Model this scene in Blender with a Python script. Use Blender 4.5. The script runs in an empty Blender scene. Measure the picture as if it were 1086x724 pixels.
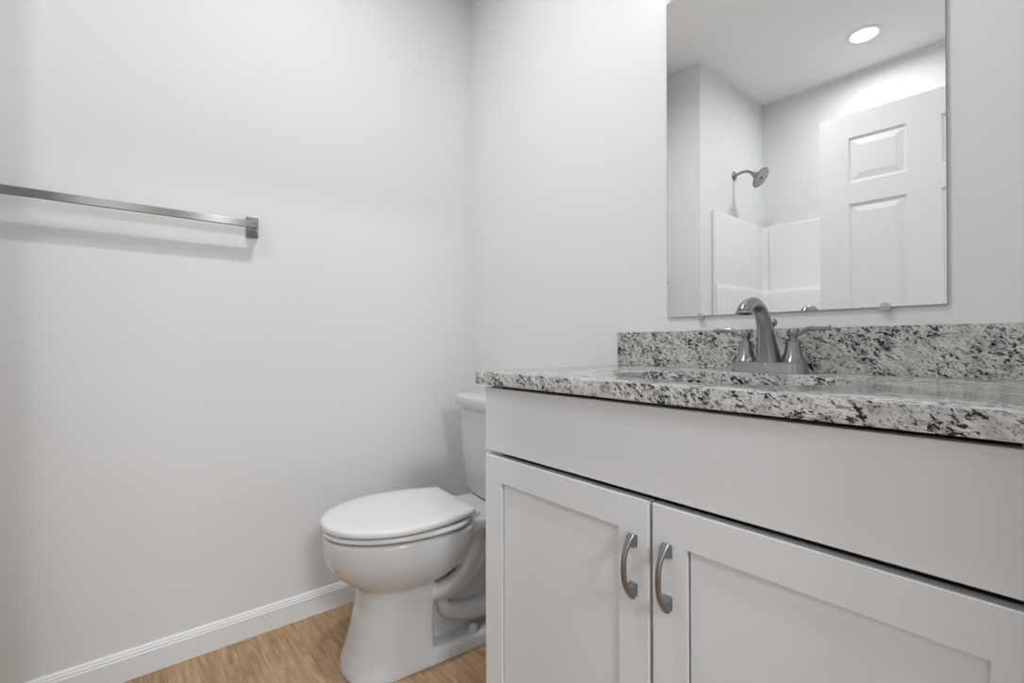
import bpy, bmesh, math
from mathutils import Vector, Matrix

S = bpy.context.scene
COL = S.collection
PI = math.pi

# ------------------------------------------------------------------ camera
yaw, pitch, roll = math.radians(39.4881), math.radians(0.2773), math.radians(-0.1408)
fw = Vector((-math.cos(yaw) * math.cos(pitch), math.sin(yaw) * math.cos(pitch), math.sin(pitch)))
rt = fw.cross(Vector((0, 0, 1))).normalized()
up = rt.cross(fw)
r2 = rt * math.cos(roll) + up * math.sin(roll)
u2 = up * math.cos(roll) - rt * math.sin(roll)
cam_data = bpy.data.cameras.new('camera')
cam_data.sensor_fit = 'HORIZONTAL'
cam_data.sensor_width = 36.0
cam_data.lens = 504.1416 * 36.0 / 1086.0
cam_data.clip_start = 0.005
cam = bpy.data.objects.new('camera', cam_data)
COL.objects.link(cam)
m3 = Matrix((r2, u2, -fw)).transposed()
cam.matrix_world = Matrix.Translation((1.7896, -1.2348, 0.9736)) @ m3.to_4x4()
S.camera = cam

# ------------------------------------------------------------------ world, exposure, big light levels
wd = bpy.data.worlds.new('world')
S.world = wd
wd.use_nodes = True
wd.node_tree.nodes['Background'].inputs[0].default_value = (0.9, 0.95, 1.0, 1)
wd.node_tree.nodes['Background'].inputs[1].default_value = 0.3
S.view_settings.view_transform = 'Standard'
S.view_settings.look = 'None'
S.view_settings.gamma = 1.0
S.view_settings.use_curve_mapping = False
S.view_settings.exposure = 0.0
P_CENTRE = 11.1      # recessed lamp over the middle of the room (W)
P_TUB = 6.5          # recessed lamp over the tub
P_HALL = 104.0        # lamp in the hall beyond the doorway
P_VANITY = 0.11       # each bulb of the vanity fixture

# ------------------------------------------------------------------ sizes
CEIL = 2.74
YF = -2.485          # far (tub) wall
XS = 0.245           # plumbing wall face
YA = -1.583          # front of plumbing wall
XR = 1.80            # right wall inner face
XH = 6.50            # far wall of the space beyond the doorway
ZT = 0.907           # counter top
SLAB_X0 = 0.8402
VX0, VX1 = 0.8585, 1.7865
FY = -0.552          # face of doors
COUNTER_D = 0.5688

# ------------------------------------------------------------------ materials
def new_mat(name, col=(0.8, 0.8, 0.8), rough=0.5, metal=0.0, spec=0.5, coat=0.0):
    m = bpy.data.materials.new(name)
    m.use_nodes = True
    b = m.node_tree.nodes['Principled BSDF']
    b.inputs['Base Color'].default_value = (*col, 1)
    b.inputs['Roughness'].default_value = rough
    b.inputs['Metallic'].default_value = metal
    b.inputs['Specular IOR Level'].default_value = spec
    b.inputs['Coat Weight'].default_value = coat
    return m

def nodes_of(m):
    return m.node_tree.nodes, m.node_tree.links, m.node_tree.nodes['Principled BSDF']

def add_bump(m, scale, strength, dist=0.002, stretch=(1, 1, 1), detail=4):
    n, l, b = nodes_of(m)
    tc = n.new('ShaderNodeTexCoord'); mp = n.new('ShaderNodeMapping')
    mp.inputs['Scale'].default_value = stretch
    no = n.new('ShaderNodeTexNoise'); no.inputs['Scale'].default_value = scale
    no.inputs['Detail'].default_value = detail
    bu = n.new('ShaderNodeBump'); bu.inputs['Strength'].default_value = strength
    bu.inputs['Distance'].default_value = dist
    l.new(tc.outputs['Object'], mp.inputs[0]); l.new(mp.outputs[0], no.inputs['Vector'])
    l.new(no.outputs['Fac'], bu.inputs['Height']); l.new(bu.outputs[0], b.inputs['Normal'])

M = {}
M['wall'] = new_mat('wall_paint', (0.800, 0.810, 0.819), 0.75, spec=0.25)
add_bump(M['wall'], 260, 0.08, 0.001)
M['ceiling'] = new_mat('ceiling_paint', (0.90, 0.90, 0.90), 0.9, spec=0.2)
M['trim'] = new_mat('trim_paint', (0.84, 0.86, 0.88), 0.35)
M['door'] = new_mat('door_paint', (0.81, 0.822, 0.835), 0.4)
add_bump(M['door'], 60, 0.06, 0.001, (6, 6, 0.4))
M['cabinet'] = new_mat('cabinet_paint', (0.78, 0.806, 0.832), 0.42, spec=0.4)
add_bump(M['cabinet'], 90, 0.03, 0.001)
M['cab_dark'] = new_mat('cabinet_inside', (0.30, 0.30, 0.295), 0.7)
M['nickel'] = new_mat('brushed_nickel', (0.34, 0.338, 0.334), 0.27, 1.0)
M['nickel'].node_tree.nodes['Principled BSDF'].inputs['Anisotropic'].default_value = 0.75
M['nickel'].node_tree.nodes['Principled BSDF'].inputs['Anisotropic Rotation'].default_value = 0.25
M['steel'] = new_mat('satin_steel', (0.30, 0.30, 0.30), 0.24, 1.0)
def brushed_along_y(m):
    n, l, b = nodes_of(m)
    t = n.new('ShaderNodeTangent'); t.direction_type = 'RADIAL'; t.axis = 'Y'
    l.new(t.outputs[0], b.inputs['Tangent'])
    b.inputs['Anisotropic'].default_value = 1.0
M['barsteel'] = new_mat('brushed_bar_steel', (0.33, 0.33, 0.33), 0.38, 1.0)
brushed_along_y(M['barsteel'])
M['pull'] = new_mat('pull_nickel', (0.28, 0.28, 0.277), 0.32, 1.0)
M['chrome'] = new_mat('chrome', (0.62, 0.62, 0.62), 0.12, 1.0)
M['rubber'] = new_mat('dark_rubber', (0.05, 0.05, 0.05), 0.6)
M['nozzle'] = new_mat('nozzle_grey', (0.46, 0.46, 0.46), 0.45, 0.2)
M['ceramic'] = new_mat('vitreous_china', (0.630, 0.643, 0.655), 0.10, coat=0.3)
M['seatplastic'] = new_mat('seat_plastic', (0.75, 0.76, 0.77), 0.24)
M['acrylic'] = new_mat('tub_acrylic', (0.83, 0.83, 0.83), 0.14)
M['mirror'] = new_mat('mirror_silver', (0.96, 0.963, 0.962), 0.0, 1.0)
M['glassedge'] = new_mat('mirror_edge', (0.42, 0.44, 0.43), 0.15, 0.0)
M['frost'] = new_mat('frosted_shade', (0.9, 0.9, 0.9), 0.5)
M['grout'] = new_mat('drain_metal', (0.5, 0.5, 0.5), 0.2, 1.0)

def emit_mat(name, strength):
    m = bpy.data.materials.new(name); m.use_nodes = True
    b = m.node_tree.nodes['Principled BSDF']
    b.inputs['Base Color'].default_value = (0.9, 0.9, 0.9, 1)
    b.inputs['Emission Color'].default_value = (1, 1, 1, 1)
    b.inputs['Emission Strength'].default_value = strength
    return m
M['lens'] = emit_mat('lamp_lens', 6.0)
M['bulb'] = emit_mat('bulb_glow', 3.0)

# granite: pale grey ground, mid grey clouds, black flecks that clump
def granite():
    m = new_mat('speckled_granite', (0.6, 0.6, 0.6), 0.10, spec=0.5)
    n, l, b = nodes_of(m)
    tc = n.new('ShaderNodeTexCoord')
    rot = n.new('ShaderNodeMapping'); rot.inputs['Rotation'].default_value = (0.0, math.radians(-30), math.radians(12))
    mp = n.new('ShaderNodeMapping'); mp.inputs['Scale'].default_value = (0.62, 1.0, 1.15)
    l.new(tc.outputs['Object'], rot.inputs[0]); l.new(rot.outputs[0], mp.inputs[0])
    def noise(scale, det, rough, dist=0.0):
        q = n.new('ShaderNodeTexNoise')
        q.inputs['Scale'].default_value = scale; q.inputs['Detail'].default_value = det
        q.inputs['Roughness'].default_value = rough; q.inputs['Distortion'].default_value = dist
        l.new(mp.outputs[0], q.inputs['Vector']); return q.outputs['Fac']
    def ramp(src, stops):
        r = n.new('ShaderNodeValToRGB')
        while len(r.color_ramp.elements) < len(stops): r.color_ramp.elements.new(0.5)
        for e, (p, v) in zip(r.color_ramp.elements, stops):
            e.position = p; e.color = (v, v, v * 0.99, 1)
        l.new(src, r.inputs[0]); return r.outputs[0]
    def mix(kind, a, bb, fac=1.0):
        x = n.new('ShaderNodeMix'); x.data_type = 'RGBA'; x.blend_type = kind
        x.inputs[0].default_value = fac
        l.new(a, x.inputs[6]); l.new(bb, x.inputs[7]); return x.outputs[2]
    ground = ramp(noise(60, 4, 0.6), [(0.30, 0.42), (0.5, 0.58), (0.66, 0.70)])
    clump = noise(22, 3, 0.5)
    def clumped(src, amt):
        a = n.new('ShaderNodeMath'); a.operation = 'MULTIPLY_ADD'; a.inputs[1].default_value = amt
        l.new(clump, a.inputs[0]); l.new(src, a.inputs[2]); return a.outputs[0]
    clouds = ramp(clumped(noise(100, 3, 0.55, 0.3), 0.35), [(0.560, 0.36), (0.632, 1.0)])
    flecks = ramp(clumped(noise(155, 4, 0.66, 0.2), 0.36), [(0.588, 0.018), (0.622, 1.0)])
    fine = ramp(noise(330, 3, 0.6), [(0.36, 0.22), (0.46, 1.0)])
    c = mix('MULTIPLY', ground, clouds, 0.75)
    c = mix('MULTIPLY', c, flecks, 1.0)
    c = mix('MULTIPLY', c, fine, 0.8)
    l.new(c, b.inputs['Base Color'])
    return m
M['granite'] = granite()

def wood_floor():
    m = new_mat('oak_plank_floor', (0.4, 0.27, 0.16), 0.45, spec=0.35)
    n, l, b = nodes_of(m)
    tc = n.new('ShaderNodeTexCoord')
    mp = n.new('ShaderNodeMapping'); mp.inputs['Location'].default_value = (0.37, 0.06, 0)
    l.new(tc.outputs['Object'], mp.inputs[0])
    br = n.new('ShaderNodeTexBrick')
    br.offset = 0.37; br.squash = 1.0
    br.inputs['Color1'].default_value = (0.0, 0.0, 0.0, 1); br.inputs['Color2'].default_value = (1, 1, 1, 1)
    br.inputs['Mortar'].default_value = (0.5, 0.5, 0.5, 1)
    br.inputs['Scale'].default_value = 1.0
    br.inputs['Mortar Size'].default_value = 0.0008
    br.inputs['Brick Width'].default_value = 1.22; br.inputs['Row Height'].default_value = 0.178
    l.new(mp.outputs[0], br.inputs['Vector'])
    # grain coordinates shifted per plank
    sep = n.new('ShaderNodeSeparateColor'); l.new(br.outputs['Color'], sep.inputs[0])
    mul = n.new('ShaderNodeMath'); mul.operation = 'MULTIPLY'; mul.inputs[1].default_value = 7.0
    l.new(sep.outputs[0], mul.inputs[0])
    cmb = n.new('ShaderNodeCombineXYZ'); l.new(mul.outputs[0], cmb.inputs[2]); l.new(mul.outputs[0], cmb.inputs[0])
    add = n.new('ShaderNodeVectorMath'); l.new(tc.outputs['Object'], add.inputs[0]); l.new(cmb.outputs[0], add.inputs[1])
    def grain(sx, sy, scale, det, dist):
        g = n.new('ShaderNodeMapping'); g.inputs['Scale'].default_value = (sx, sy, 1)
        l.new(add.outputs[0], g.inputs[0])
        q = n.new('ShaderNodeTexNoise'); q.inputs['Scale'].default_value = scale
        q.inputs['Detail'].default_value = det; q.inputs['Distortion'].default_value = dist
        q.inputs['Roughness'].default_value = 0.62
        l.new(g.outputs[0], q.inputs['Vector']); return q.outputs['Fac']
    a = grain(1.0, 7.0, 5.0, 6, 1.6)
    f = grain(1.0, 30.0, 9.0, 5, 0.3)
    r1 = n.new('ShaderNodeValToRGB')
    e = r1.color_ramp.elements
    e[0].position = 0.30; e[0].color = (0.315, 0.185, 0.098, 1)
    e[1].position = 0.72; e[1].color = (0.56, 0.385, 0.235, 1)
    q = r1.color_ramp.elements.new(0.5); q.color = (0.44, 0.285, 0.162, 1)
    l.new(a, r1.inputs[0])
    r2_ = n.new('ShaderNodeValToRGB')
    r2_.color_ramp.elements[0].position = 0.34; r2_.color_ramp.elements[0].color = (0.62, 0.60, 0.57, 1)
    r2_.color_ramp.elements[1].position = 0.58; r2_.color_ramp.elements[1].color = (1, 1, 1, 1)
    l.new(f, r2_.inputs[0])
    x = n.new('ShaderNodeMix'); x.data_type = 'RGBA'; x.blend_type = 'MULTIPLY'; x.inputs[0].default_value = 0.55
    l.new(r1.outputs[0], x.inputs[6]); l.new(r2_.outputs[0], x.inputs[7])
    # plank tone and seams
    tone = n.new('ShaderNodeMapRange'); tone.inputs[3].default_value = 0.86; tone.inputs[4].default_value = 1.08
    l.new(sep.outputs[0], tone.inputs[0])
    y = n.new('ShaderNodeMix'); y.data_type = 'RGBA'; y.blend_type = 'MULTIPLY'; y.inputs[0].default_value = 1.0
    l.new(x.outputs[2], y.inputs[6])
    tcmb = n.new('ShaderNodeCombineColor')
    for k in range(3): l.new(tone.outputs[0], tcmb.inputs[k])
    l.new(tcmb.outputs[0], y.inputs[7])
    z = n.new('ShaderNodeMix'); z.data_type = 'RGBA'; z.blend_type = 'MIX'
    l.new(br.outputs['Fac'], z.inputs[0]); l.new(y.outputs[2], z.inputs[6])
    z.inputs[7].default_value = (0.26, 0.165, 0.095, 1)
    l.new(z.outputs[2], b.inputs['Base Color'])
    bu = n.new('ShaderNodeBump'); bu.inputs['Strength'].default_value = 0.12; bu.inputs['Distance'].default_value = 0.001
    l.new(f, bu.inputs['Height']); l.new(bu.outputs[0], b.inputs['Normal'])
    return m
M['floor'] = wood_floor()

# ------------------------------------------------------------------ mesh helpers
def bm_new(): return bmesh.new()

def add_box(bm, x0, x1, y0, y1, z0, z1, bev=0.0, seg=2):
    r = bmesh.ops.create_cube(bm, size=1.0)
    vs = r['verts']
    for v in vs:
        v.co = Vector(((x0 + x1) / 2 + v.co.x * (x1 - x0), (y0 + y1) / 2 + v.co.y * (y1 - y0), (z0 + z1) / 2 + v.co.z * (z1 - z0)))
    if bev > 0:
        es = list({e for v in vs for e in v.link_edges})
        bmesh.ops.bevel(bm, geom=es, offset=bev, segments=seg, profile=0.5, affect='EDGES')

def add_loft(bm, rings, cap=True, closed=True):
    """rings: lists of Vectors of equal length."""
    vr = [[bm.verts.new(p) for p in r] for r in rings]
    n = len(vr[0])
    for a, b in zip(vr, vr[1:]):
        for i in range(n if closed else n - 1):
            j = (i + 1) % n
            bm.faces.new((a[i], a[j], b[j], b[i]))
    if cap:
        bm.faces.new(list(reversed(vr[0]))); bm.faces.new(vr[-1])
    return vr

def add_lathe(bm, prof, centre=(0, 0, 0), n=40, cap=True):
    cx, cy, cz = centre
    rings = [[Vector((cx + r * math.cos(2 * PI * k / n), cy + r * math.sin(2 * PI * k / n), cz + z)) for k in range(n)] for r, z in prof]
    add_loft(bm, rings, cap)

def add_tube(bm, pts, radii, n=20, cap=True, flat=1.0):
    """tube along points; flat scales the radius along the second frame axis."""
    pts = [Vector(p) for p in pts]
    if not hasattr(radii, '__len__'): radii = [radii] * len(pts)
    rings = []
    nrm = None
    for i, p in enumerate(pts):
        t = (pts[min(i + 1, len(pts) - 1)] - pts[max(i - 1, 0)]).normalized()
        if nrm is None:
            h = Vector((0, 0, 1)) if abs(t.z) < 0.9 else Vector((1, 0, 0))
            nrm = (h - t * h.dot(t)).normalized()
        else:
            nrm = (nrm - t * nrm.dot(t)).normalized()
        bn = t.cross(nrm)
        rings.append([p + (nrm * math.cos(2 * PI * k / n) + bn * (math.sin(2 * PI * k / n) * flat)) * radii[i] for k in range(n)])
    add_loft(bm, rings, cap)

def add_prism(bm, outline, axis, a0, a1):
    """outline: 2-D points in the two remaining axes; extruded along axis."""
    def mk(p, a):
        if axis == 0: return Vector((a, p[0], p[1]))
        if axis == 1: return Vector((p[0], a, p[1]))
        return Vector((p[0], p[1], a))
    add_loft(bm, [[mk(p, a0) for p in outline], [mk(p, a1) for p in outline]])

def catmull(pts, sub=8):
    pts = [Vector(p) for p in pts]
    out = []
    for i in range(len(pts) - 1):
        p0 = pts[max(i - 1, 0)]; p1 = pts[i]; p2 = pts[i + 1]; p3 = pts[min(i + 2, len(pts) - 1)]
        for k in range(sub):
            t = k / sub
            out.append(0.5 * ((2 * p1) + (p2 - p0) * t + (2 * p0 - 5 * p1 + 4 * p2 - p3) * t * t + (3 * p1 - p0 - 3 * p2 + p3) * t ** 3))
    out.append(pts[-1])
    return out

def lerp_list(vals, n):
    out = []
    for i in range(n):
        t = i * (len(vals) - 1) / (n - 1); k = min(int(t), len(vals) - 2)
        out.append(vals[k] + (vals[k + 1] - vals[k]) * (t - k))
    return out

def obj(name, bm, mat, parent=None, smooth=None, bevel=0.0):
    bmesh.ops.recalc_face_normals(bm, faces=bm.faces[:])
    me = bpy.data.meshes.new(name); bm.to_mesh(me); bm.free()
    o = bpy.data.objects.new(name, me); COL.objects.link(o)
    me.materials.append(mat)
    if smooth is not None:
        for p in me.polygons: p.use_smooth = True
        me.set_sharp_from_angle(angle=math.radians(smooth))
    if bevel:
        md = o.modifiers.new('bevel', 'BEVEL'); md.width = bevel; md.segments = 2; md.limit_method = 'ANGLE'
        md.angle_limit = math.radians(35)
    if parent is not None: o.parent = parent
    return o

def empty(name, loc=(0, 0, 0), rz=0.0):
    o = bpy.data.objects.new(name, None); COL.objects.link(o)
    o.empty_display_size = 0.1
    o.location = loc; o.rotation_euler = (0, 0, rz)
    return o

def tag(o, label, cat, group=None):
    o['label'] = label; o['category'] = cat
    if group: o['group'] = group
    return o

def struct(o, label=None, cat=None):
    o['kind'] = 'structure'
    if label: o['label'] = label; o['category'] = cat
    return o

def box_obj(name, b, mat, parent=None, bevel=0.0):
    bm = bm_new(); add_box(bm, *b); return obj(name, bm, mat, parent, bevel=bevel)

# ------------------------------------------------------------------ room shell
struct(box_obj('floor', (-0.12, XH + 0.1, YF - 0.12, 0.12, -0.05, 0), M['floor']), 'warm oak plank floor running from the wall under the toilet', 'floor')
struct(box_obj('ceiling', (-0.12, XH + 0.1, YF - 0.12, 0.12, CEIL, CEIL + 0.1), M['ceiling']), 'flat pale grey ceiling with a round lamp, seen in the mirror', 'ceiling')
struct(box_obj('wall_left', (-0.12, 0, YF - 0.12, 0.12, 0, CEIL), M['wall']), 'pale grey painted wall carrying the towel bar', 'wall')
struct(box_obj('wall_back', (0, XH + 0.1, 0, 0.12, 0, CEIL), M['wall']), 'pale grey painted wall behind the mirror, vanity and toilet', 'wall')
struct(box_obj('wall_front', (0, XH + 0.1, YF - 0.12, YF, 0, CEIL), M['wall']), 'pale wall above the long side of the tub, seen in the mirror', 'wall')
struct(box_obj('wall_shower', (0, XS, YF, YA, 0, CEIL), M['wall']), 'pale wall carrying the shower head, seen in the mirror', 'wall')
DY0, DY1, DZ = -1.43, -0.6235, 2.06
bm = bm_new()
add_box(bm, XR, XR + 0.12, YF, DY0, 0, CEIL)
add_box(bm, XR, XR + 0.12, DY1, 0, 0, CEIL)
add_box(bm, XR, XR + 0.12, DY0, DY1, DZ, CEIL)
struct(obj('wall_right', bm, M['wall']))
M['hall'] = new_mat('hall_wall_dimmed', (0.32, 0.32, 0.32), 0.8)  # hall's dimness put into the wall colour, so the towel bar reflects less
struct(box_obj('wall_hall', (XH, XH + 0.1, YF, 0, 0, CEIL), M['hall']))
# door lining (jambs and head) in the opening
bm = bm_new()
add_box(bm, XR - 0.004, XR + 0.124, DY1 - 0.018, DY1, 0, DZ)
add_box(bm, XR + 0.02, XR + 0.124, DY0, DY0 + 0.018, 0, DZ)
add_box(bm, XR - 0.004, XR + 0.124, DY0, DY1, DZ - 0.018, DZ)
struct(obj('trim_1', bm, M['trim']))

def baseboard(name, axis, a0, a1, flip=1):
    prof = [(0, 0), (0.013, 0), (0.013, 0.0645), (0.0105, 0.0675), (0.0100, 0.0730), (0.0075, 0.0755), (0.0068, 0.0795), (0.003, 0.0843), (0, 0.0843)]
    bm = bm_new()
    if axis == 1:
        add_prism(bm, prof, 1, a0, a1)
    else:
        add_prism(bm, [(-p[0], p[1]) for p in prof], 0, a0, a1)
    return obj(name, bm, M['trim'])
struct(baseboard('baseboard_left', 1, YA, 0.0), 'white moulded baseboard along the wall under the towel bar', 'baseboard')
struct(baseboard('baseboard_back', 0, 0.013, VX0 - 0.001), 'white moulded baseboard behind the toilet', 'baseboard')

# ------------------------------------------------------------------ six panel door, swung open in front of the tub
def six_panel_door():
    root = empty('door_1', (0.968, -1.382, 0.012), math.radians(-3.4))
    struct(root, 'white six panel door standing open, seen in the mirror', 'door')
    W, HH, T = 0.762, 2.024, 0.035
    xs = [0, 0.115, 0.326, 0.436, 0.647, W]
    zs = [0, 0.235, 0.81, 0.985, 1.606, 1.703, 1.913, HH]
    bm = bm_new()
    def quad(pts): bm.faces.new([bm.verts.new(p) for p in pts])
    for side, y in ((1, 0.0), (-1, -T)):
        for i in range(5):
            for j in range(7):
                x0, x1, z0, z1 = xs[i], xs[i + 1], zs[j], zs[j + 1]
                if i in (1, 3) and j in (1, 3, 5):
                    # sticking slopes in, then the raised field slopes back out
                    steps = [(0.0, 0.0), (0.006, -0.007), (0.014, -0.008), (0.040, -0.002), (0.042, -0.0015)]
                    prev = None
                    for ins, dp in steps:
                        yy = y + side * dp
                        cur = [Vector((x0 + ins, yy, z0 + ins)), Vector((x1 - ins, yy, z0 + ins)), Vector((x1 - ins, yy, z1 - ins)), Vector((x0 + ins, yy, z1 - ins))]
                        if prev:
                            for k in range(4):
                                q = (k + 1) % 4
                                quad([prev[k], prev[q], cur[q], cur[k]])
                        prev = cur
                    quad(prev)
                else:
                    quad([Vector((x0, y, z0)), Vector((x1, y, z0)), Vector((x1, y, z1)), Vector((x0, y, z1))])
    quad([Vector((0, 0, 0)), Vector((0, -T, 0)), Vector((0, -T, HH)), Vector((0, 0, HH))])
    quad([Vector((W, 0, 0)), Vector((W, -T, 0)), Vector((W, -T, HH)), Vector((W, 0, HH))])
    quad([Vector((0, 0, 0)), Vector((W, 0, 0)), Vector((W, -T, 0)), Vector((0, -T, 0))])
    quad([Vector((0, 0, HH)), Vector((W, 0, HH)), Vector((W, -T, HH)), Vector((0, -T, HH))])
    bmesh.ops.remove_doubles(bm, verts=bm.verts[:], dist=1e-5)
    obj('door_leaf', bm, M['door'], root)
    return root
six_panel_door()

# ------------------------------------------------------------------ vanity cabinet
van = tag(empty('vanity_cabinet', ((VX0 + VX1) / 2, -0.27, 0)), 'light grey two door vanity cabinet under the granite top', 'cabinet')
def vpart(name, bm, mat, par=None, **k):
    o = obj(name, bm, mat, None, **k)
    o.parent = par or van
    o.matrix_parent_inverse = Matrix.Translation(van.location).inverted() if (par is None) else Matrix.Identity(4)
    return o
ZC = ZT - 0.0297     # underside of the slab
FZ0, FZ1 = 0.7200, 0.8690     # false drawer front
DZ1 = 0.7088                  # top of doors
DZ0 = 0.125
XG0, XG1 = 1.3192, 1.3262     # gap between the doors
YB = FY + 0.019               # face frame plane
bm = bm_new()
add_box(bm, VX0 + 0.002, VX0 + 0.018, YB + 0.019, -0.003, 0.0, ZC)       # left side
add_box(bm, VX1 - 0.018, VX1 - 0.002, YB + 0.019, -0.003, 0.0, ZC)
add_box(bm, VX0 + 0.018, VX1 - 0.018, YB + 0.06, -0.003, 0.105, 0.12)    # deck
add_box(bm, VX0 + 0.018, VX1 - 0.018, -0.012, -0.003, 0.12, ZC)          # back
add_box(bm, VX0 + 0.018, VX1 - 0.018, YB + 0.05, YB + 0.069, 0.700, 0.730)   # stretcher set back behind the gap
vpart('carcass', bm, M['cabinet'])
bm = bm_new()
add_box(bm, VX0 + 0.002, VX0 + 0.040, YB, YB + 0.019, 0.10, ZC)
add_box(bm, VX1 - 0.040, VX1 - 0.002, YB, YB + 0.019, 0.10, ZC)
add_box(bm, VX0 + 0.040, VX1 - 0.040, YB, YB + 0.019, 0.10, 0.14)
vpart('face_frame', bm, M['cabinet'])
bm = bm_new(); add_box(bm, VX0 + 0.018, VX1 - 0.018, YB + 0.055, YB + 0.068, 0.0, 0.105)
vpart('toe_kick', bm, M['cab_dark'])
bm = bm_new(); add_box(bm, VX0, VX1, FY, YB, FZ0, FZ1, 0.0015)
vpart('false_drawer_front', bm, M['cabinet'])

def shaker(x0, x1, fs):
    """one shaker door: four rails round a recessed flat panel"""
    bm = bm_new()
    z0, z1 = DZ0, DZ1
    def rr_(ins, y, inner=False, e=0.0):
        a, b_, c, d_ = (x0 + ins, x1 - ins, z0 + ins, z1 - ins) if not inner else (x0 + fs - e, x1 - fs + e, z0 + 0.058 - e, z1 - 0.058 + e)
        return [Vector((a, y, c)), Vector((b_, y, c)), Vector((b_, y, d_)), Vector((a, y, d_))]
    seq = [rr_(0, YB), rr_(0, FY + 0.0016), rr_(0.0005, FY + 0.0005), rr_(0.0016, FY), rr_(0, FY, True, -0.0008), rr_(0, FY + 0.0008, True), rr_(0, YB, True)]
    vr = [[bm.verts.new(p) for p in r] for r in seq]
    for q in range(len(vr)):
        a_, b_ = vr[q], vr[(q + 1) % len(vr)]
        for k in range(4):
            bm.faces.new((a_[k], a_[(k + 1) % 4], b_[(k + 1) % 4], b_[k]))
    d = vpart('door', bm, M['cabinet'])
    bm = bm_new()
    add_box(bm, x0 + fs + 0.0042, x1 - fs - 0.0010, FY + 0.0058, YB - 0.002, z0 + 0.056, z1 - 0.056)
    p = obj('panel', bm, M['cabinet'], d)
    return d

def door_pull(x, z0, z1, par):
    """bowed pull: two square splayed feet and a flattened bow between them"""
    bm = bm_new()
    zc = (z0 + z1) / 2; h = (z1 - z0) / 2
    path = []
    for k in range(33):
        s = -1 + 2 * k / 32
        path.append((s * h, 0.0235 * (1 - abs(s) ** 2.8) + 0.0045))
    rings = []
    for i, (dz, out) in enumerate(path):
        s = abs(dz / h)
        hw = 0.0045 + 0.0030 * max(0, (s - 0.55) / 0.45) ** 1.3      # half width grows to the feet
        th = 0.0040 + 0.0030 * max(0, (s - 0.70) / 0.30) ** 1.5
        a = path[max(i - 1, 0)]; b = path[min(i + 1, len(path) - 1)]
        t = Vector((0, -(b[1] - a[1]), b[0] - a[0])).normalized()
        nn = Vector((0, -t.z, t.y))
        c = Vector((x, FY - out, zc + dz))
        ring = []
        for q in range(16):
            an = 2 * PI * q / 16
            cx = math.copysign(abs(math.cos(an)) ** 0.7, math.cos(an)); sx = math.copysign(abs(math.sin(an)) ** 0.7, math.sin(an))
            ring.append(c + Vector((1, 0, 0)) * hw * cx + nn * th * sx)
        rings.append(ring)
    add_loft(bm, rings)
    for s in (-1, 1):
        ze = zc + s * h
        # foot: tapered block from the face out to the end of the bow
        zi = ze - s * 0.020
        b0 = [(x - 0.0078, FY, ze + s * 0.001), (x + 0.0078, FY, ze + s * 0.001), (x + 0.0078, FY, zi), (x - 0.0078, FY, zi)]
        b1 = [(x - 0.0074, FY - 0.010, ze), (x + 0.0074, FY - 0.010, ze), (x + 0.0058, FY - 0.019, ze - s * 0.014), (x - 0.0058, FY - 0.019, ze - s * 0.014)]
        add_loft(bm, [[Vector(p) for p in b0], [Vector(p) for p in b1]])
    return obj('pull', bm, M['pull'], par, smooth=38)

d1 = shaker(VX0, XG0, 0.0615)
door_pull(1.2890, 0.5430, 0.6445, d1)['label'] = 'bowed nickel pull on the left vanity door'
d2 = shaker(XG1, VX1, 0.0615)
door_pull(1.3555, 0.5470, 0.6485, d2)['label'] = 'bowed nickel pull on the right vanity door'
d1['label'] = 'left shaker door of the vanity'; d2['label'] = 'right shaker door of the vanity'

# ------------------------------------------------------------------ granite countertop with undermount basin
CT_X1 = XR - 0.004
SX, SY, SA, SB = 1.3175, -0.312, 0.218, 0.168
top = tag(empty('granite_countertop', (1.32, -0.28, ZC)), 'black and white speckled granite countertop on the grey vanity', 'countertop')
def tpart(name, bm, mat, par=None, **k):
    o = obj(name, bm, mat, None, **k); o.parent = top
    o.matrix_parent_inverse = Matrix.Translation(top.location).inverted(); return o
bm = bm_new()
NS = 96
def slab_ring(z, ins, kind):
    x0, x1, y0, y1 = SLAB_X0 + ins, CT_X1 - ins, -COUNTER_D + ins, -0.001
    pts = []
    for k in range(NS):
        a = 2 * PI * k / NS
        if kind == 'in':
            pts.append(Vector((SX + (SA + ins) * math.cos(a), SY + (SB + ins) * math.sin(a), z)))
        else:
            # project the direction to the rectangle, corners snapped
            dx, dy = math.cos(a), math.sin(a)
            tx = ((x1 - SX) / dx) if dx > 1e-9 else ((x0 - SX) / dx if dx < -1e-9 else 1e9)
            ty = ((y1 - SY) / dy) if dy > 1e-9 else ((y0 - SY) / dy if dy < -1e-9 else 1e9)
            t = min(tx, ty)
            pts.append(Vector((SX + dx * t, SY + dy * t, z)))
    if kind == 'out':
        for cx_, cy_ in ((x0, y0), (x1, y0), (x0, y1), (x1, y1)):
            j = min(range(NS), key=lambda i: (pts[i] - Vector((cx_, cy_, z))).length)
            pts[j] = Vector((cx_, cy_, z))
    return pts
b = 0.0022
seq = [slab_ring(ZC, 0, 'out'), slab_ring(ZT - b, 0, 'out'), slab_ring(ZT - b * 0.3, b * 0.3, 'out'), slab_ring(ZT, b, 'out'),
       slab_ring(ZT, b, 'in'), slab_ring(ZT - b * 0.3, b * 0.3, 'in'), slab_ring(ZT - b, 0, 'in'), slab_ring(ZC, 0, 'in')]
vr = [[bm.verts.new(p) for p in r] for r in seq]
for q in range(len(vr)):
    a_, b_ = vr[q], vr[(q + 1) % len(vr)]
    for i in range(NS):
        j = (i + 1) % NS
        bm.faces.new((a_[i], a_[j], b_[j], b_[i]))
tpart('slab', bm, M['granite'], smooth=30)
bm = bm_new(); add_box(bm, SLAB_X0, CT_X1, -0.021, -0.001, ZT, ZT + 0.1016, 0.0012)
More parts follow.
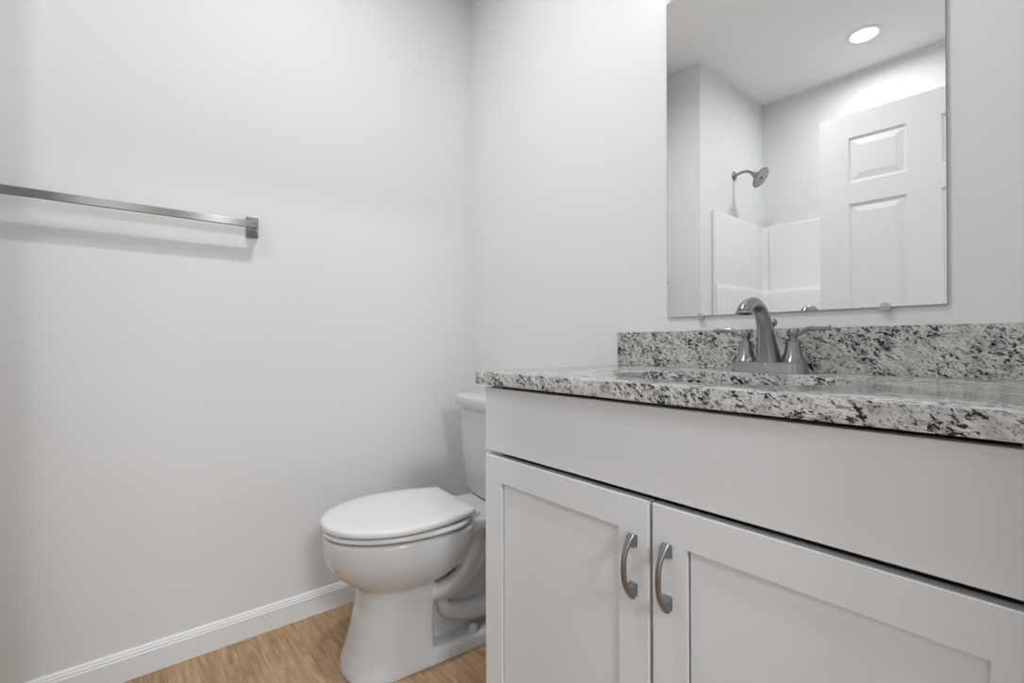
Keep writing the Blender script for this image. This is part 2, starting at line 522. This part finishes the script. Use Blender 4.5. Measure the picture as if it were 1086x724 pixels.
tpart('backsplash', bm, M['granite'])
# oval white basin hung under the cut-out
bm = bm_new()
prof = [(1.06, -0.0005), (1.02, -0.006), (0.99, -0.03), (0.93, -0.075), (0.80, -0.115), (0.55, -0.138), (0.2, -0.146), (0.09, -0.147)]
outp = [(1.12, -0.0005), (1.10, -0.02), (1.02, -0.085), (0.86, -0.13), (0.58, -0.152), (0.2, -0.16), (0.09, -0.16)]
def oval(s, z, n=64): return [Vector((SX + SA * s * math.cos(2 * PI * k / n), SY + SB * s * math.sin(2 * PI * k / n), ZC + z)) for k in range(n)]
rings = [oval(s, z) for s, z in reversed(outp)] + [oval(s, z) for s, z in prof]
add_loft(bm, rings, cap=True)
tpart('sink_basin', bm, M['ceramic'], smooth=50)['label'] = 'white oval basin under the granite'

# ------------------------------------------------------------------ faucet
fx, fy = 1.3255, -0.094
fc = tag(empty('faucet', (fx, fy, ZT)), 'brushed nickel two handle faucet with curved spout on the granite countertop', 'faucet')
def stadium(hx, r, z, n=48, sx=0.0):
    pts = []
    for k in range(n):
        a = 2 * PI * k / n
        c = math.cos(a)
        off = hx if c > 1e-6 else (-hx if c < -1e-6 else 0)
        pts.append(Vector((off + r * c, r * math.sin(a), z)))
    return pts
bm = bm_new()
add_loft(bm, [stadium(0.051, 0.0310, 0.0), stadium(0.051, 0.0308, 0.003), stadium(0.051, 0.0285, 0.010), stadium(0.051, 0.0268, 0.018), stadium(0.051, 0.0262, 0.0235), stadium(0.051, 0.0252, 0.0242)])
obj('base_plate', bm, M['nickel'], fc, smooth=40)
def handle(s):
    bm = bm_new()
    prof = [(0.0262, 0.0238), (0.0262, 0.0262), (0.0228, 0.030), (0.0190, 0.038), (0.0163, 0.049), (0.0148, 0.060), (0.0142, 0.0685), (0.0142, 0.0710), (0.0126, 0.0718), (0.0084, 0.0722),
            (0.0080, 0.0760), (0.0084, 0.0800), (0.0104, 0.0826), (0.0120, 0.0868), (0.0122, 0.0920), (0.0106, 0.0966), (0.0062, 0.0992), (0.0005, 0.0996)]
    add_lathe(bm, prof, (s * 0.051, 0, 0), 40)
    h = obj('handle', bm, M['nickel'], fc, smooth=35)
    bm = bm_new()
    # flat lever: rises from the hub, sweeps out level, widening and ending square
    path = catmull([(0.006, 0, 0.0870), (0.015, 0, 0.0885), (0.024, -0.001, 0.0940), (0.034, -0.002, 0.0972), (0.050, -0.003, 0.0982), (0.072, -0.004, 0.0982)], 6)
    rings = []
    L = len(path)
    for i, p in enumerate(path):
        t = i / (L - 1)
        hw = 0.0052 + 0.0036 * t
        th = 0.0046 + 0.0012 * t
        ring = []
        for q in range(16):
            an = 2 * PI * q / 16
            cx = math.copysign(abs(math.cos(an)) ** 0.45, math.cos(an)); sx = math.copysign(abs(math.sin(an)) ** 0.45, math.sin(an))
            ring.append(Vector((s * (0.051 + p.x), p.y + hw * cx, p.z + th * sx)))
        rings.append(ring)
    add_loft(bm, rings)
    obj('lever', bm, M['nickel'], h, smooth=40)
    h['label'] = ('left' if s < 0 else 'right') + ' bell shaped faucet handle with lever'
handle(-1); handle(1)
bm = bm_new()
sp = catmull([(0, 0, 0.024), (0, -0.001, 0.029), (0, -0.006, 0.050), (0, -0.013, 0.075), (0, -0.021, 0.103), (0, -0.033, 0.128), (0, -0.052, 0.1465), (0, -0.077, 0.1535), (0, -0.101, 0.1485), (0, -0.1165, 0.1395), (0, -0.1205, 0.1325)], 6)
ctrl = [0.0285, 0.0265, 0.0225, 0.0190, 0.0165, 0.0148, 0.0136, 0.0132, 0.0136, 0.0146, 0.0156]
add_tube(bm, sp, lerp_list(ctrl, len(sp)), 32)
obj('spout', bm, M['nickel'], fc, smooth=40)
bm = bm_new()
e0 = Vector(sp[-1]); ed = Vector((0, -0.12, -1)).normalized()
add_tube(bm, [e0 - ed * 0.002, e0 + ed * 0.0035, e0 + ed * 0.004], [0.0166, 0.0166, 0.0158], 32)
obj('spout_rim', bm, M['nickel'], fc, smooth=40)
bm = bm_new()
add_tube(bm, [e0 + ed * 0.0035, e0 + ed * 0.0048], [0.0115, 0.0115], 28)
obj('aerator', bm, M['rubber'], fc, smooth=40)
bm = bm_new()
add_tube(bm, [(0, 0.021, 0.024), (0, 0.024, 0.075), (0, 0.0265, 0.108)], 0.0024, 12)
add_lathe(bm, [(0.0005, -0.002), (0.0035, -0.001), (0.0068, 0.003), (0.0078, 0.008), (0.0068, 0.0125), (0.0035, 0.0155), (0.0004, 0.0160)], (0, 0.0268, 0.107), 24)
obj('lift_rod', bm, M['nickel'], fc, smooth=40)

# ------------------------------------------------------------------ wall mirror with clips
MX0, MX1, MZ0, MZ1 = 1.0099, 1.6172, 1.048, 1.9624
mir = tag(empty('wall_mirror', ((MX0 + MX1) / 2, 0, MZ0)), 'frameless rectangular mirror clipped to the wall above the faucet', 'mirror')
def mpart(name, bm, mat, **k):
    o = obj(name, bm, mat, None, **k); o.parent = mir
    o.matrix_parent_inverse = Matrix.Translation(mir.location).inverted(); return o
bm = bm_new(); add_box(bm, MX0, MX1, -0.0058, -0.0008, MZ0, MZ1)
mpart('glass_body', bm, M['glassedge'])
bm = bm_new(); add_box(bm, MX0 + 0.001, MX1 - 0.001, -0.0062, -0.0057, MZ0 + 0.001, MZ1 - 0.001)
mpart('mirror_face', bm, M['mirror'])
for cx_ in (1.1118, 1.5203):
    bm = bm_new()
    add_box(bm, cx_ - 0.009, cx_ + 0.009, -0.0115, -0.0005, MZ0 - 0.0065, MZ0 + 0.0005, 0.001)
    n = 20
    arc = [Vector((cx_ + 0.010 * math.cos(PI * k / n), 0, MZ0 - 0.002 + 0.0115 * math.sin(PI * k / n))) for k in range(n + 1)]
    add_loft(bm, [[Vector((p.x, -0.0064, p.z)) for p in arc], [Vector((p.x, -0.0095, p.z)) for p in arc],
                  [Vector((cx_ + (p.x - cx_) * 0.8, -0.0115, MZ0 + (p.z - MZ0) * 0.8)) for p in arc]])
    mpart('mirror_clip', bm, M['chrome'], smooth=35)

# ------------------------------------------------------------------ towel bar
BZ0, BZ1 = 1.3553, 1.3765
tb = tag(empty('towel_bar', (0, -1.19, 1.366)), 'square brushed metal towel bar mounted on the left wall', 'towel bar')
def tbpart(name, bm, mat, **k):
    o = obj(name, bm, mat, None, **k); o.parent = tb
    o.matrix_parent_inverse = Matrix.Translation(tb.location).inverted(); return o
bm = bm_new(); add_box(bm, 0.0465, 0.060, -1.497, -0.8995, BZ0, BZ1, 0.0007)
tbpart('bar', bm, M['barsteel'])
for yc in (-0.8935, -1.503):
    bm = bm_new()
    zc = (BZ0 + BZ1) / 2
    def sq(x, hy, hz): return [Vector((x, yc - hy, zc - hz)), Vector((x, yc + hy, zc - hz)), Vector((x, yc + hy, zc + hz)), Vector((x, yc - hy, zc + hz))]
    add_loft(bm, [sq(0.0, 0.0185, 0.0335), sq(0.007, 0.0185, 0.0335), sq(0.0085, 0.0172, 0.0320), sq(0.030, 0.0085, 0.0150), sq(0.040, 0.0070, 0.0112), sq(0.044, 0.0070, 0.0112), sq(0.0605, 0.0072, 0.0112)])
    tbpart('post', bm, M['steel'], bevel=0.0008)

# ------------------------------------------------------------------ toilet
TX, TY, TA = 0.441, -0.030, math.radians(-5.2)
toi = tag(empty('toilet', (TX, TY, 0), TA), 'white two piece toilet with closed lid beside the vanity', 'toilet')
def egg(z, hw, yf, yb, n=72, pw=2.0, pb=2.6, ycut=None):
    """oval with long front half (towards -y) and squarer rear half"""
    yc = yb + (yf - yb) * 0.40
    pts = []
    for k in range(n):
        a = 2 * PI * k / n
        c, s = math.cos(a), math.sin(a)
        if s <= 0:
            e = 2.0 / pw
            x = hw * math.copysign(abs(c) ** e, c); y = yc + (yc - yf) * -(abs(s) ** e)
        else:
            e = 2.0 / pb
            x = hw * math.copysign(abs(c) ** e, c); y = yc + (yb - yc) * (abs(s) ** e)
        pts.append(Vector((x, y, z)))
    return pts
RZ = 0.407
bm = bm_new()
# bowl and front column in one loft, top to bottom: (z, half width, front, back, front power, back power)
prof = [(RZ, 0.174, -0.744, -0.285, 2.0, 2.6), (RZ - 0.006, 0.180, -0.750, -0.285, 2.0, 2.6), (0.380, 0.182, -0.751, -0.288, 2.0, 2.6), (0.350, 0.181, -0.748, -0.294, 2.0, 2.6),
        (0.330, 0.177, -0.742, -0.302, 2.0, 2.6), (0.308, 0.169, -0.730, -0.316, 2.0, 2.6), (0.287, 0.157, -0.712, -0.336, 2.05, 2.6), (0.270, 0.142, -0.692, -0.362, 2.1, 2.8),
        (0.257, 0.126, -0.672, -0.392, 2.3, 3.2), (0.249, 0.114, -0.658, -0.420, 2.5, 4.5),
        (0.238, 0.1095, -0.652, -0.440, 2.6, 6.0), (0.18, 0.1095, -0.655, -0.444, 2.6, 8.0), (0.12, 0.113, -0.668, -0.446, 2.6, 8.0), (0.06, 0.119, -0.684, -0.446, 2.6, 8.0),
        (0.02, 0.126, -0.698, -0.446, 2.6, 8.0), (0.0, 0.128, -0.702, -0.446, 2.6, 8.0)]
add_loft(bm, [egg(z, hw, yf, yb, pw=pw, pb=pb) for z, hw, yf, yb, pw, pb in prof])
# rear deck that carries the tank
def rrect(z, hx, y0, y1, r=0.03, n=6):
    pts = []
    for (cx_, cy_, a0) in ((hx - r, y1 - r, 0), (-hx + r, y1 - r, PI / 2), (-hx + r, y0 + r, PI), (hx - r, y0 + r, 1.5 * PI)):
        for k in range(n + 1):
            a = a0 + (PI / 2) * k / n
            pts.append(Vector((cx_ + r * math.cos(a), cy_ + r * math.sin(a), z)))
    return pts
add_loft(bm, [rrect(0.350, 0.095, -0.36, -0.035), rrect(0.365, 0.125, -0.39, -0.03), rrect(0.380, 0.133, -0.40, -0.025), rrect(0.404, 0.133, -0.40, -0.025), rrect(0.410, 0.128, -0.40, -0.030)])
# rear web under the deck
add_loft(bm, [rrect(0.0, 0.060, -0.47, -0.10, 0.02), rrect(0.12, 0.050, -0.47, -0.09, 0.02), rrect(0.25, 0.055, -0.47, -0.06, 0.02), rrect(0.36, 0.085, -0.40, -0.04, 0.02)])
# foot plate
add_loft(bm, [rrect(0.0, 0.128, -0.50, -0.085, 0.03), rrect(0.034, 0.124, -0.50, -0.09, 0.03), rrect(0.044, 0.114, -0.50, -0.10, 0.03)])
# trapway: from the bowl down and back, over the weir, down to the floor
for s in (1, -1):
    t1 = catmull([(s * 0.085, -0.270, 0.372), (s * 0.102, -0.312, 0.305), (s * 0.106, -0.355, 0.250), (s * 0.100, -0.410, 0.213), (s * 0.075, -0.470, 0.200)], 8)
    add_tube(bm, t1, lerp_list([0.016, 0.022, 0.024, 0.025, 0.024], len(t1)), 20)
    t2 = catmull([(s * 0.055, -0.110, 0.385), (s * 0.064, -0.185, 0.345), (s * 0.068, -0.255, 0.292), (s * 0.070, -0.320, 0.232), (s * 0.068, -0.385, 0.196), (s * 0.055, -0.45, 0.19)], 8)
    add_tube(bm, t2, lerp_list([0.030, 0.036, 0.038, 0.038, 0.036, 0.030], len(t2)), 20)
    t3 = catmull([(s * 0.056, -0.405, 0.190), (s * 0.062, -0.405, 0.150), (s * 0.064, -0.380, 0.118), (s * 0.068, -0.310, 0.100), (s * 0.070, -0.235, 0.100), (s * 0.062, -0.120, 0.092)], 8)
    add_tube(bm, t3, lerp_list([0.020, 0.020, 0.026, 0.032, 0.036, 0.038], len(t3)), 20)
bowl = obj('bowl', bm, M['ceramic'], toi)
md = bowl.modifiers.new('remesh', 'REMESH'); md.mode = 'VOXEL'; md.voxel_size = 0.0042; md.use_smooth_shade = True
md = bowl.modifiers.new('smooth', 'SMOOTH'); md.factor = 0.5; md.iterations = 5
for s in (1, -1):
    bm = bm_new()
    add_lathe(bm, [(0.0155, 0.0), (0.0155, 0.008), (0.013, 0.018), (0.008, 0.0235), (0.0005, 0.025)], (s * 0.099, -0.312, 0.0425), 28)
    obj('bolt_cap', bm, M['ceramic'], toi, smooth=50)
# seat ring
bm = bm_new()
so = lambda ins, z: egg(z, 0.183 - ins, -0.753 + ins, -0.318 - ins, pb=3.2)
si = lambda ins, z: egg(z, 0.115 + ins, -0.690 - ins, -0.400 + ins, pb=2.4)
Z0 = RZ + 0.0072
seq = [so(0.004, Z0), so(0.0, Z0 + 0.004), so(0.0005, Z0 + 0.009), so(0.005, Z0 + 0.0145), so(0.012, Z0 + 0.0155), si(0.006, Z0 + 0.0155), si(0.0, Z0 + 0.010), si(0.0, Z0)]
vr = [[bm.verts.new(p) for p in r] for r in seq]
for q in range(len(vr)):
    a_, b_ = vr[q], vr[(q + 1) % len(vr)]
    for i in range(len(a_)):
        j = (i + 1) % len(a_)
        bm.faces.new((a_[i], a_[j], b_[j], b_[i]))
obj('seat', bm, M['seatplastic'], toi, smooth=60)
# lid with a straight rear edge
def lid_ring(ins, z, n=72):
    hw, yf, yb = 0.186 - ins, -0.757 + ins, -0.322 - ins
    yw = -0.530            # widest point
    hb = 0.139 - ins       # half width at the straight rear edge
    pts = []
    nf = 40
    for k in range(nf + 1):
        a = PI + PI * k / nf
        pts.append(Vector((hw * math.cos(a), yw + (yw - yf) * math.sin(a), z)))
    ns_ = 14
    for k in range(1, ns_ + 1):
        t = k / ns_
        y = yw + (yb - yw) * t
        pts.append(Vector((hw - (hw - hb) * t ** 2.0, y, z)))
    for k in range(1, 8): pts.append(Vector((hb - 2 * hb * k / 8, yb, z)))
    for k in range(ns_, 0, -1):
        t = k / ns_
        y = yw + (yb - yw) * t
        pts.append(Vector((-(hw - (hw - hb) * t ** 2.0), y, z)))
    return pts
LZ = Z0 + 0.0225
bm = bm_new()
add_loft(bm, [lid_ring(0.010, LZ), lid_ring(0.001, LZ + 0.0005), lid_ring(0.0, LZ + 0.002), lid_ring(0.0005, LZ + 0.012), lid_ring(0.003, LZ + 0.0165), lid_ring(0.008, LZ + 0.0185), lid_ring(0.035, LZ + 0.0195), lid_ring(0.08, LZ + 0.0198)])
obj('lid', bm, M['seatplastic'], toi, smooth=60)
for s in (1, -1):
    bm = bm_new(); add_box(bm, s * 0.078 - 0.022, s * 0.078 + 0.022, -0.322, -0.282, RZ, RZ + 0.021, 0.006, 3)
    add_tube(bm, [(s * 0.078 - 0.03, -0.322, RZ + 0.024), (s * 0.078 + 0.03, -0.322, RZ + 0.024)], 0.0075, 16)
    obj('hinge', bm, M['seatplastic'], toi, smooth=50)
    bm = bm_new(); add_box(bm, s * 0.06 - 0.012, s * 0.06 + 0.012, -0.735, -0.722, Z0 + 0.0145, LZ + 0.002, 0.001)
    obj('bumper', bm, M['seatplastic'], toi)
# tank: tapers down, bowed front, soft corners
def tank_ring(z, hx, yf, yb, r, bow, n=8):
    pts = []
    for (cx_, cy_, a0) in ((hx - r, yb - 0.012, 0), (-hx + r, yb - 0.012, PI / 2), (-hx + r, yf + r, PI), (hx - r, yf + r, 1.5 * PI)):
        rr_y = 0.012 if a0 in (0, PI / 2) else r
        for k in range(n + 1):
            a = a0 + (PI / 2) * k / n
            pts.append(Vector((cx_ + r * math.cos(a), cy_ + rr_y * math.sin(a), z)))
    out = []
    # refine the long front edge so it can bow
    i_front = 3 * (n + 1) - 1
    for i, p in enumerate(pts):
        out.append(p)
        if i == i_front:
            q = pts[i + 1]
            for k in range(1, 12): out.append(p.lerp(q, k / 12))
    for p in out:
        if p.y < (yf + yb) / 2:
            p.y -= bow * (1 - (p.x / hx) ** 2)
    return out
bm = bm_new()
tk = [(0.411, 0.156, -0.164, -0.030, 0.040, 0.012), (0.416, 0.184, -0.182, -0.022, 0.040, 0.014), (0.440, 0.195, -0.188, -0.018, 0.038, 0.016), (0.55, 0.207, -0.193, -0.014, 0.036, 0.017),
      (0.66, 0.215, -0.196, -0.012, 0.035, 0.018), (0.738, 0.219, -0.198, -0.010, 0.035, 0.018)]
add_loft(bm, [tank_ring(*t) for t in tk])
obj('tank', bm, M['ceramic'], toi, smooth=50)
bm = bm_new()
tl = [(0.738, 0.221, -0.200, -0.008, 0.035, 0.018), (0.7385, 0.232, -0.209, -0.002, 0.036, 0.019), (0.742, 0.234, -0.211, -0.001, 0.036, 0.019), (0.770, 0.236, -0.213, 0.0, 0.036, 0.020), (0.778, 0.233, -0.210, -0.002, 0.036, 0.020), (0.7815, 0.226, -0.203, -0.006, 0.034, 0.020), (0.783, 0.19, -0.165, -0.03, 0.03, 0.018)]
add_loft(bm, [tank_ring(*t) for t in tl])
obj('tank_lid', bm, M['ceramic'], toi, smooth=50)
bm = bm_new()
add_tube(bm, [(-0.212, -0.135, 0.690), (-0.222, -0.135, 0.690), (-0.2225, -0.135, 0.690)], [0.013, 0.013, 0.010], 24)
add_tube(bm, catmull([(-0.219, -0.135, 0.690), (-0.226, -0.138, 0.690), (-0.229, -0.155, 0.688), (-0.229, -0.182, 0.680)], 6), lerp_list([0.005, 0.005, 0.005, 0.007], 19), 16)
obj('flush_lever', bm, M['chrome'], toi, smooth=45)['label'] = 'chrome flush lever on the side of the tank'

# ------------------------------------------------------------------ one piece tub and shower surround (seen in the mirror)
tub = tag(empty('tub_shower_unit', (1.0, -2.03, 0)), 'glossy white moulded tub and shower surround seen in the mirror', 'shower')
def upart(name, bm, mat, **k):
    o = obj(name, bm, mat, None, **k); o.parent = tub
    o.matrix_parent_inverse = Matrix.Translation(tub.location).inverted(); return o
TX0, TX1, TY0 = XS + 0.001, 1.775, -1.635
SZ, LZ2 = 1.830, 1.350
def plan(front, side_t, back_t, r, n=8):
    """inner outline of the U, from the left front round the back to the right front"""
    pts = [Vector((TX0 + side_t, front, 0))]
    for k in range(n + 1):
        a = PI + (PI / 2) * k / n
        pts.append(Vector((TX0 + side_t + r + r * math.cos(a), YF + back_t + r + r * math.sin(a), 0)))
    for k in range(n + 1):
        a = 1.5 * PI + (PI / 2) * k / n
        pts.append(Vector((TX1 - side_t - r + r * math.cos(a), YF + back_t + r + r * math.sin(a), 0)))
    pts.append(Vector((TX1 - side_t, front, 0)))
    return pts
def at_z(pts, z): return [Vector((p.x, p.y, z)) for p in pts]
FRONT = -1.726
bm = bm_new()
wall_in = plan(FRONT, 0.020, 0.020, 0.055)
edge = plan(FRONT, 0.001, 0.001, 0.004)
ledge = plan(FRONT, 0.030, 0.095, 0.05)
ledge2 = plan(FRONT, 0.034, 0.107, 0.045)
rings = [at_z(edge, SZ), at_z(edge, SZ), at_z(plan(FRONT, 0.012, 0.012, 0.05), SZ), at_z(plan(FRONT, 0.018, 0.018, 0.055), SZ - 0.004), at_z(wall_in, SZ - 0.012),
         at_z(wall_in, LZ2 + 0.022), at_z(plan(FRONT, 0.022, 0.032, 0.055), LZ2 + 0.006), at_z(plan(FRONT, 0.026, 0.075, 0.05), LZ2), at_z(ledge, LZ2 - 0.004), at_z(ledge2, LZ2 - 0.022), at_z(ledge2, 0.47), at_z(edge, 0.47)]
vrr = add_loft(bm, rings[1:], cap=False, closed=False)
for e_ in (0, -1): bm.faces.new([r_[e_] for r_ in vrr])
# rounded corner columns between the panels
for cx_ in (TX0 + 0.060, TX1 - 0.060):
    add_lathe(bm, [(0.012, 0.0), (0.012, SZ - LZ2 - 0.03), (0.008, SZ - LZ2 - 0.02), (0.001, SZ - LZ2 - 0.018)], (cx_, YF + 0.022, LZ2), 20)
upart('surround', bm, M['acrylic'], smooth=50)
bm = bm_new()
def tubrect(z, ins, r): 
    x0, x1, y0, y1 = TX0 + ins, TX1 - ins, YF + 0.001 + ins, TY0 - ins
    pts = []
    for (cx_, cy_, a0) in ((x1 - r, y1 - r, 0), (x0 + r, y1 - r, PI / 2), (x0 + r, y0 + r, PI), (x1 - r, y0 + r, 1.5 * PI)):
        for k in range(9):
            a = a0 + (PI / 2) * k / 8
            pts.append(Vector((cx_ + r * math.cos(a), cy_ + r * math.sin(a), z)))
    return pts
add_loft(bm, [tubrect(0.0, 0.004, 0.01), tubrect(0.44, 0.004, 0.01), tubrect(0.468, 0.0, 0.012), tubrect(0.475, 0.006, 0.015), tubrect(0.475, 0.075, 0.08), tubrect(0.46, 0.088, 0.09), tubrect(0.16, 0.13, 0.12), tubrect(0.12, 0.18, 0.12)])
upart('bathtub', bm, M['acrylic'], smooth=50)

# ------------------------------------------------------------------ shower head
sh = tag(empty('shower_head', (XS, -2.031, 2.12)), 'round chrome shower head on a bent arm, seen in the mirror', 'shower head')
def ringx(x, r, n=32): return [Vector((x, r * math.cos(2 * PI * k / n), r * math.sin(2 * PI * k / n))) for k in range(n)]
bm = bm_new()
add_loft(bm, [ringx(0.0, 0.032), ringx(0.003, 0.032), ringx(0.008, 0.024), ringx(0.013, 0.013), ringx(0.016, 0.0125)])
obj('flange', bm, M['steel'], sh, smooth=40)
bm = bm_new()
arm = catmull([(0.004, 0, 0.0), (0.04, 0, 0.010), (0.075, 0, 0.012), (0.105, 0, 0.000), (0.128, 0, -0.020)], 8)
add_tube(bm, arm, 0.0095, 20)
obj('arm', bm, M['steel'], sh, smooth=40)
hd = Vector((0.80, 0, -0.60)).normalized()
p0 = Vector((0.124, 0, -0.017))
bm = bm_new()
add_tube(bm, [p0, p0 + hd * 0.010, p0 + hd * 0.012, p0 + hd * 0.026, p0 + hd * 0.040, p0 + hd * 0.052, p0 + hd * 0.060, p0 + hd * 0.066, p0 + hd * 0.068],
         [0.013, 0.014, 0.018, 0.021, 0.030, 0.052, 0.066, 0.069, 0.066], 40)
head = obj('head', bm, M['steel'], sh, smooth=40)
bm = bm_new()
add_tube(bm, [p0 + hd * 0.066, p0 + hd * 0.0695, p0 + hd * 0.0700], [0.058, 0.058, 0.055], 40)
nz = hd.orthogonal().normalized(); ny = hd.cross(nz)
for rr, cnt in ((0.020, 8), (0.034, 14), (0.047, 20)):
    for k in range(cnt):
        a = 2 * PI * k / cnt
        c = p0 + hd * 0.070 + (nz * math.cos(a) + ny * math.sin(a)) * rr
        add_tube(bm, [c, c + hd * 0.002], [0.0025, 0.0018], 8)
obj('spray_face', bm, M['nozzle'], head, smooth=40)
bm = bm_new()
add_tube(bm, [p0 + hd * 0.069, p0 + hd * 0.0725], [0.010, 0.009], 24)
obj('nozzle_hub', bm, M['rubber'], head, smooth=40)

# ------------------------------------------------------------------ lamps
def recessed(x, y, power, label, size=0.11, spread=172, k_=1.0, tint=(1, 1, 1)):
    root = tag(empty('recessed_light', (x, y, CEIL)), label, 'ceiling light')
    bm = bm_new()
    n = 48
    pr = [(0.088, 0.0), (0.088, -0.003), (0.084, -0.006), (0.070, -0.007), (0.065, -0.004), (0.065, -0.0005)]
    rings = [[Vector((k_ * r * math.cos(2 * PI * k / n), k_ * r * math.sin(2 * PI * k / n), z)) for k in range(n)] for r, z in pr]
    add_loft(bm, rings, cap=False)
    obj('trim_ring', bm, M['trim'], root, smooth=50)
    bm = bm_new()
    add_lathe(bm, [(0.0648 * k_, -0.0005), (0.0648 * k_, -0.004), (0.05 * k_, -0.0055), (0.001, -0.006)], (0, 0, 0), 48)
    obj('lens', bm, M['lens'] if k_ == 1.0 else M['frost'], root, smooth=50)
    ld = bpy.data.lights.new('lamp_light', 'AREA'); ld.shape = 'DISK'; ld.size = size; ld.energy = power; ld.spread = math.radians(spread); ld.color = tint
    lo = bpy.data.objects.new('lamp_light', ld); COL.objects.link(lo)
    lo.parent = root; lo.location = (0, 0, -0.008)
    return root
recessed(0.98, -2.065, P_TUB, 'round glowing recessed ceiling light over the tub, seen in the mirror')
recessed(0.825, -0.795, P_CENTRE, 'round recessed ceiling light over the middle of the bathroom', 0.07, 160)
recessed(4.4, -1.45, P_HALL, 'large round flush ceiling light in the space outside the doorway', 0.80, 172, 6.2, (0.955, 0.98, 1.0))

# vanity fixture above the mirror
vf = tag(empty('vanity_light', ((MX0 + MX1) / 2, 0, 2.24)), 'three bulb brushed nickel vanity light above the mirror', 'wall light')
bm = bm_new(); add_box(bm, -0.06, 0.06, -0.022, -0.0005, -0.06, 0.06, 0.004)
add_box(bm, -0.31, 0.31, -0.060, -0.042, -0.010, 0.010, 0.002)
add_box(bm, -0.02, 0.02, -0.045, -0.02, -0.010, 0.010)
obj('mount', bm, M['nickel'], vf)
for k in (-1, 0, 1):
    bm = bm_new()
    add_tube(bm, catmull([(k * 0.27, -0.058, 0.0), (k * 0.27, -0.10, 0.004), (k * 0.27, -0.13, -0.012), (k * 0.27, -0.135, -0.04)], 6), 0.007, 14)
    add_lathe(bm, [(0.0205, -0.075), (0.0205, -0.045), (0.012, -0.034), (0.002, -0.032)], (k * 0.27, -0.135, 0), 28)
    obj('arm', bm, M['nickel'], vf, smooth=40)
    bm = bm_new()
    pr = [(0.022, -0.060), (0.034, -0.066), (0.046, -0.085), (0.054, -0.115), (0.060, -0.150), (0.057, -0.150), (0.051, -0.115), (0.043, -0.087), (0.031, -0.069), (0.021, -0.063)]
    n = 40
    add_loft(bm, [[Vector((k * 0.27 + r * math.cos(2 * PI * q / n), -0.135 + r * math.sin(2 * PI * q / n), z)) for q in range(n)] for r, z in pr + pr[:1]], cap=False)
    obj('shade', bm, M['frost'], vf, smooth=50)
    bm = bm_new()
    add_lathe(bm, [(0.010, -0.070), (0.012, -0.078), (0.022, -0.095), (0.026, -0.112), (0.022, -0.130), (0.010, -0.1385), (0.001, -0.140)], (k * 0.27, -0.135, 0), 28)
    obj('bulb', bm, M['bulb'], vf, smooth=60)
    ld = bpy.data.lights.new('bulb_light', 'POINT'); ld.energy = P_VANITY; ld.shadow_soft_size = 0.022
    lo = bpy.data.objects.new('bulb_light', ld); COL.objects.link(lo)
    lo.parent = vf; lo.location = (k * 0.27, -0.135, -0.166)
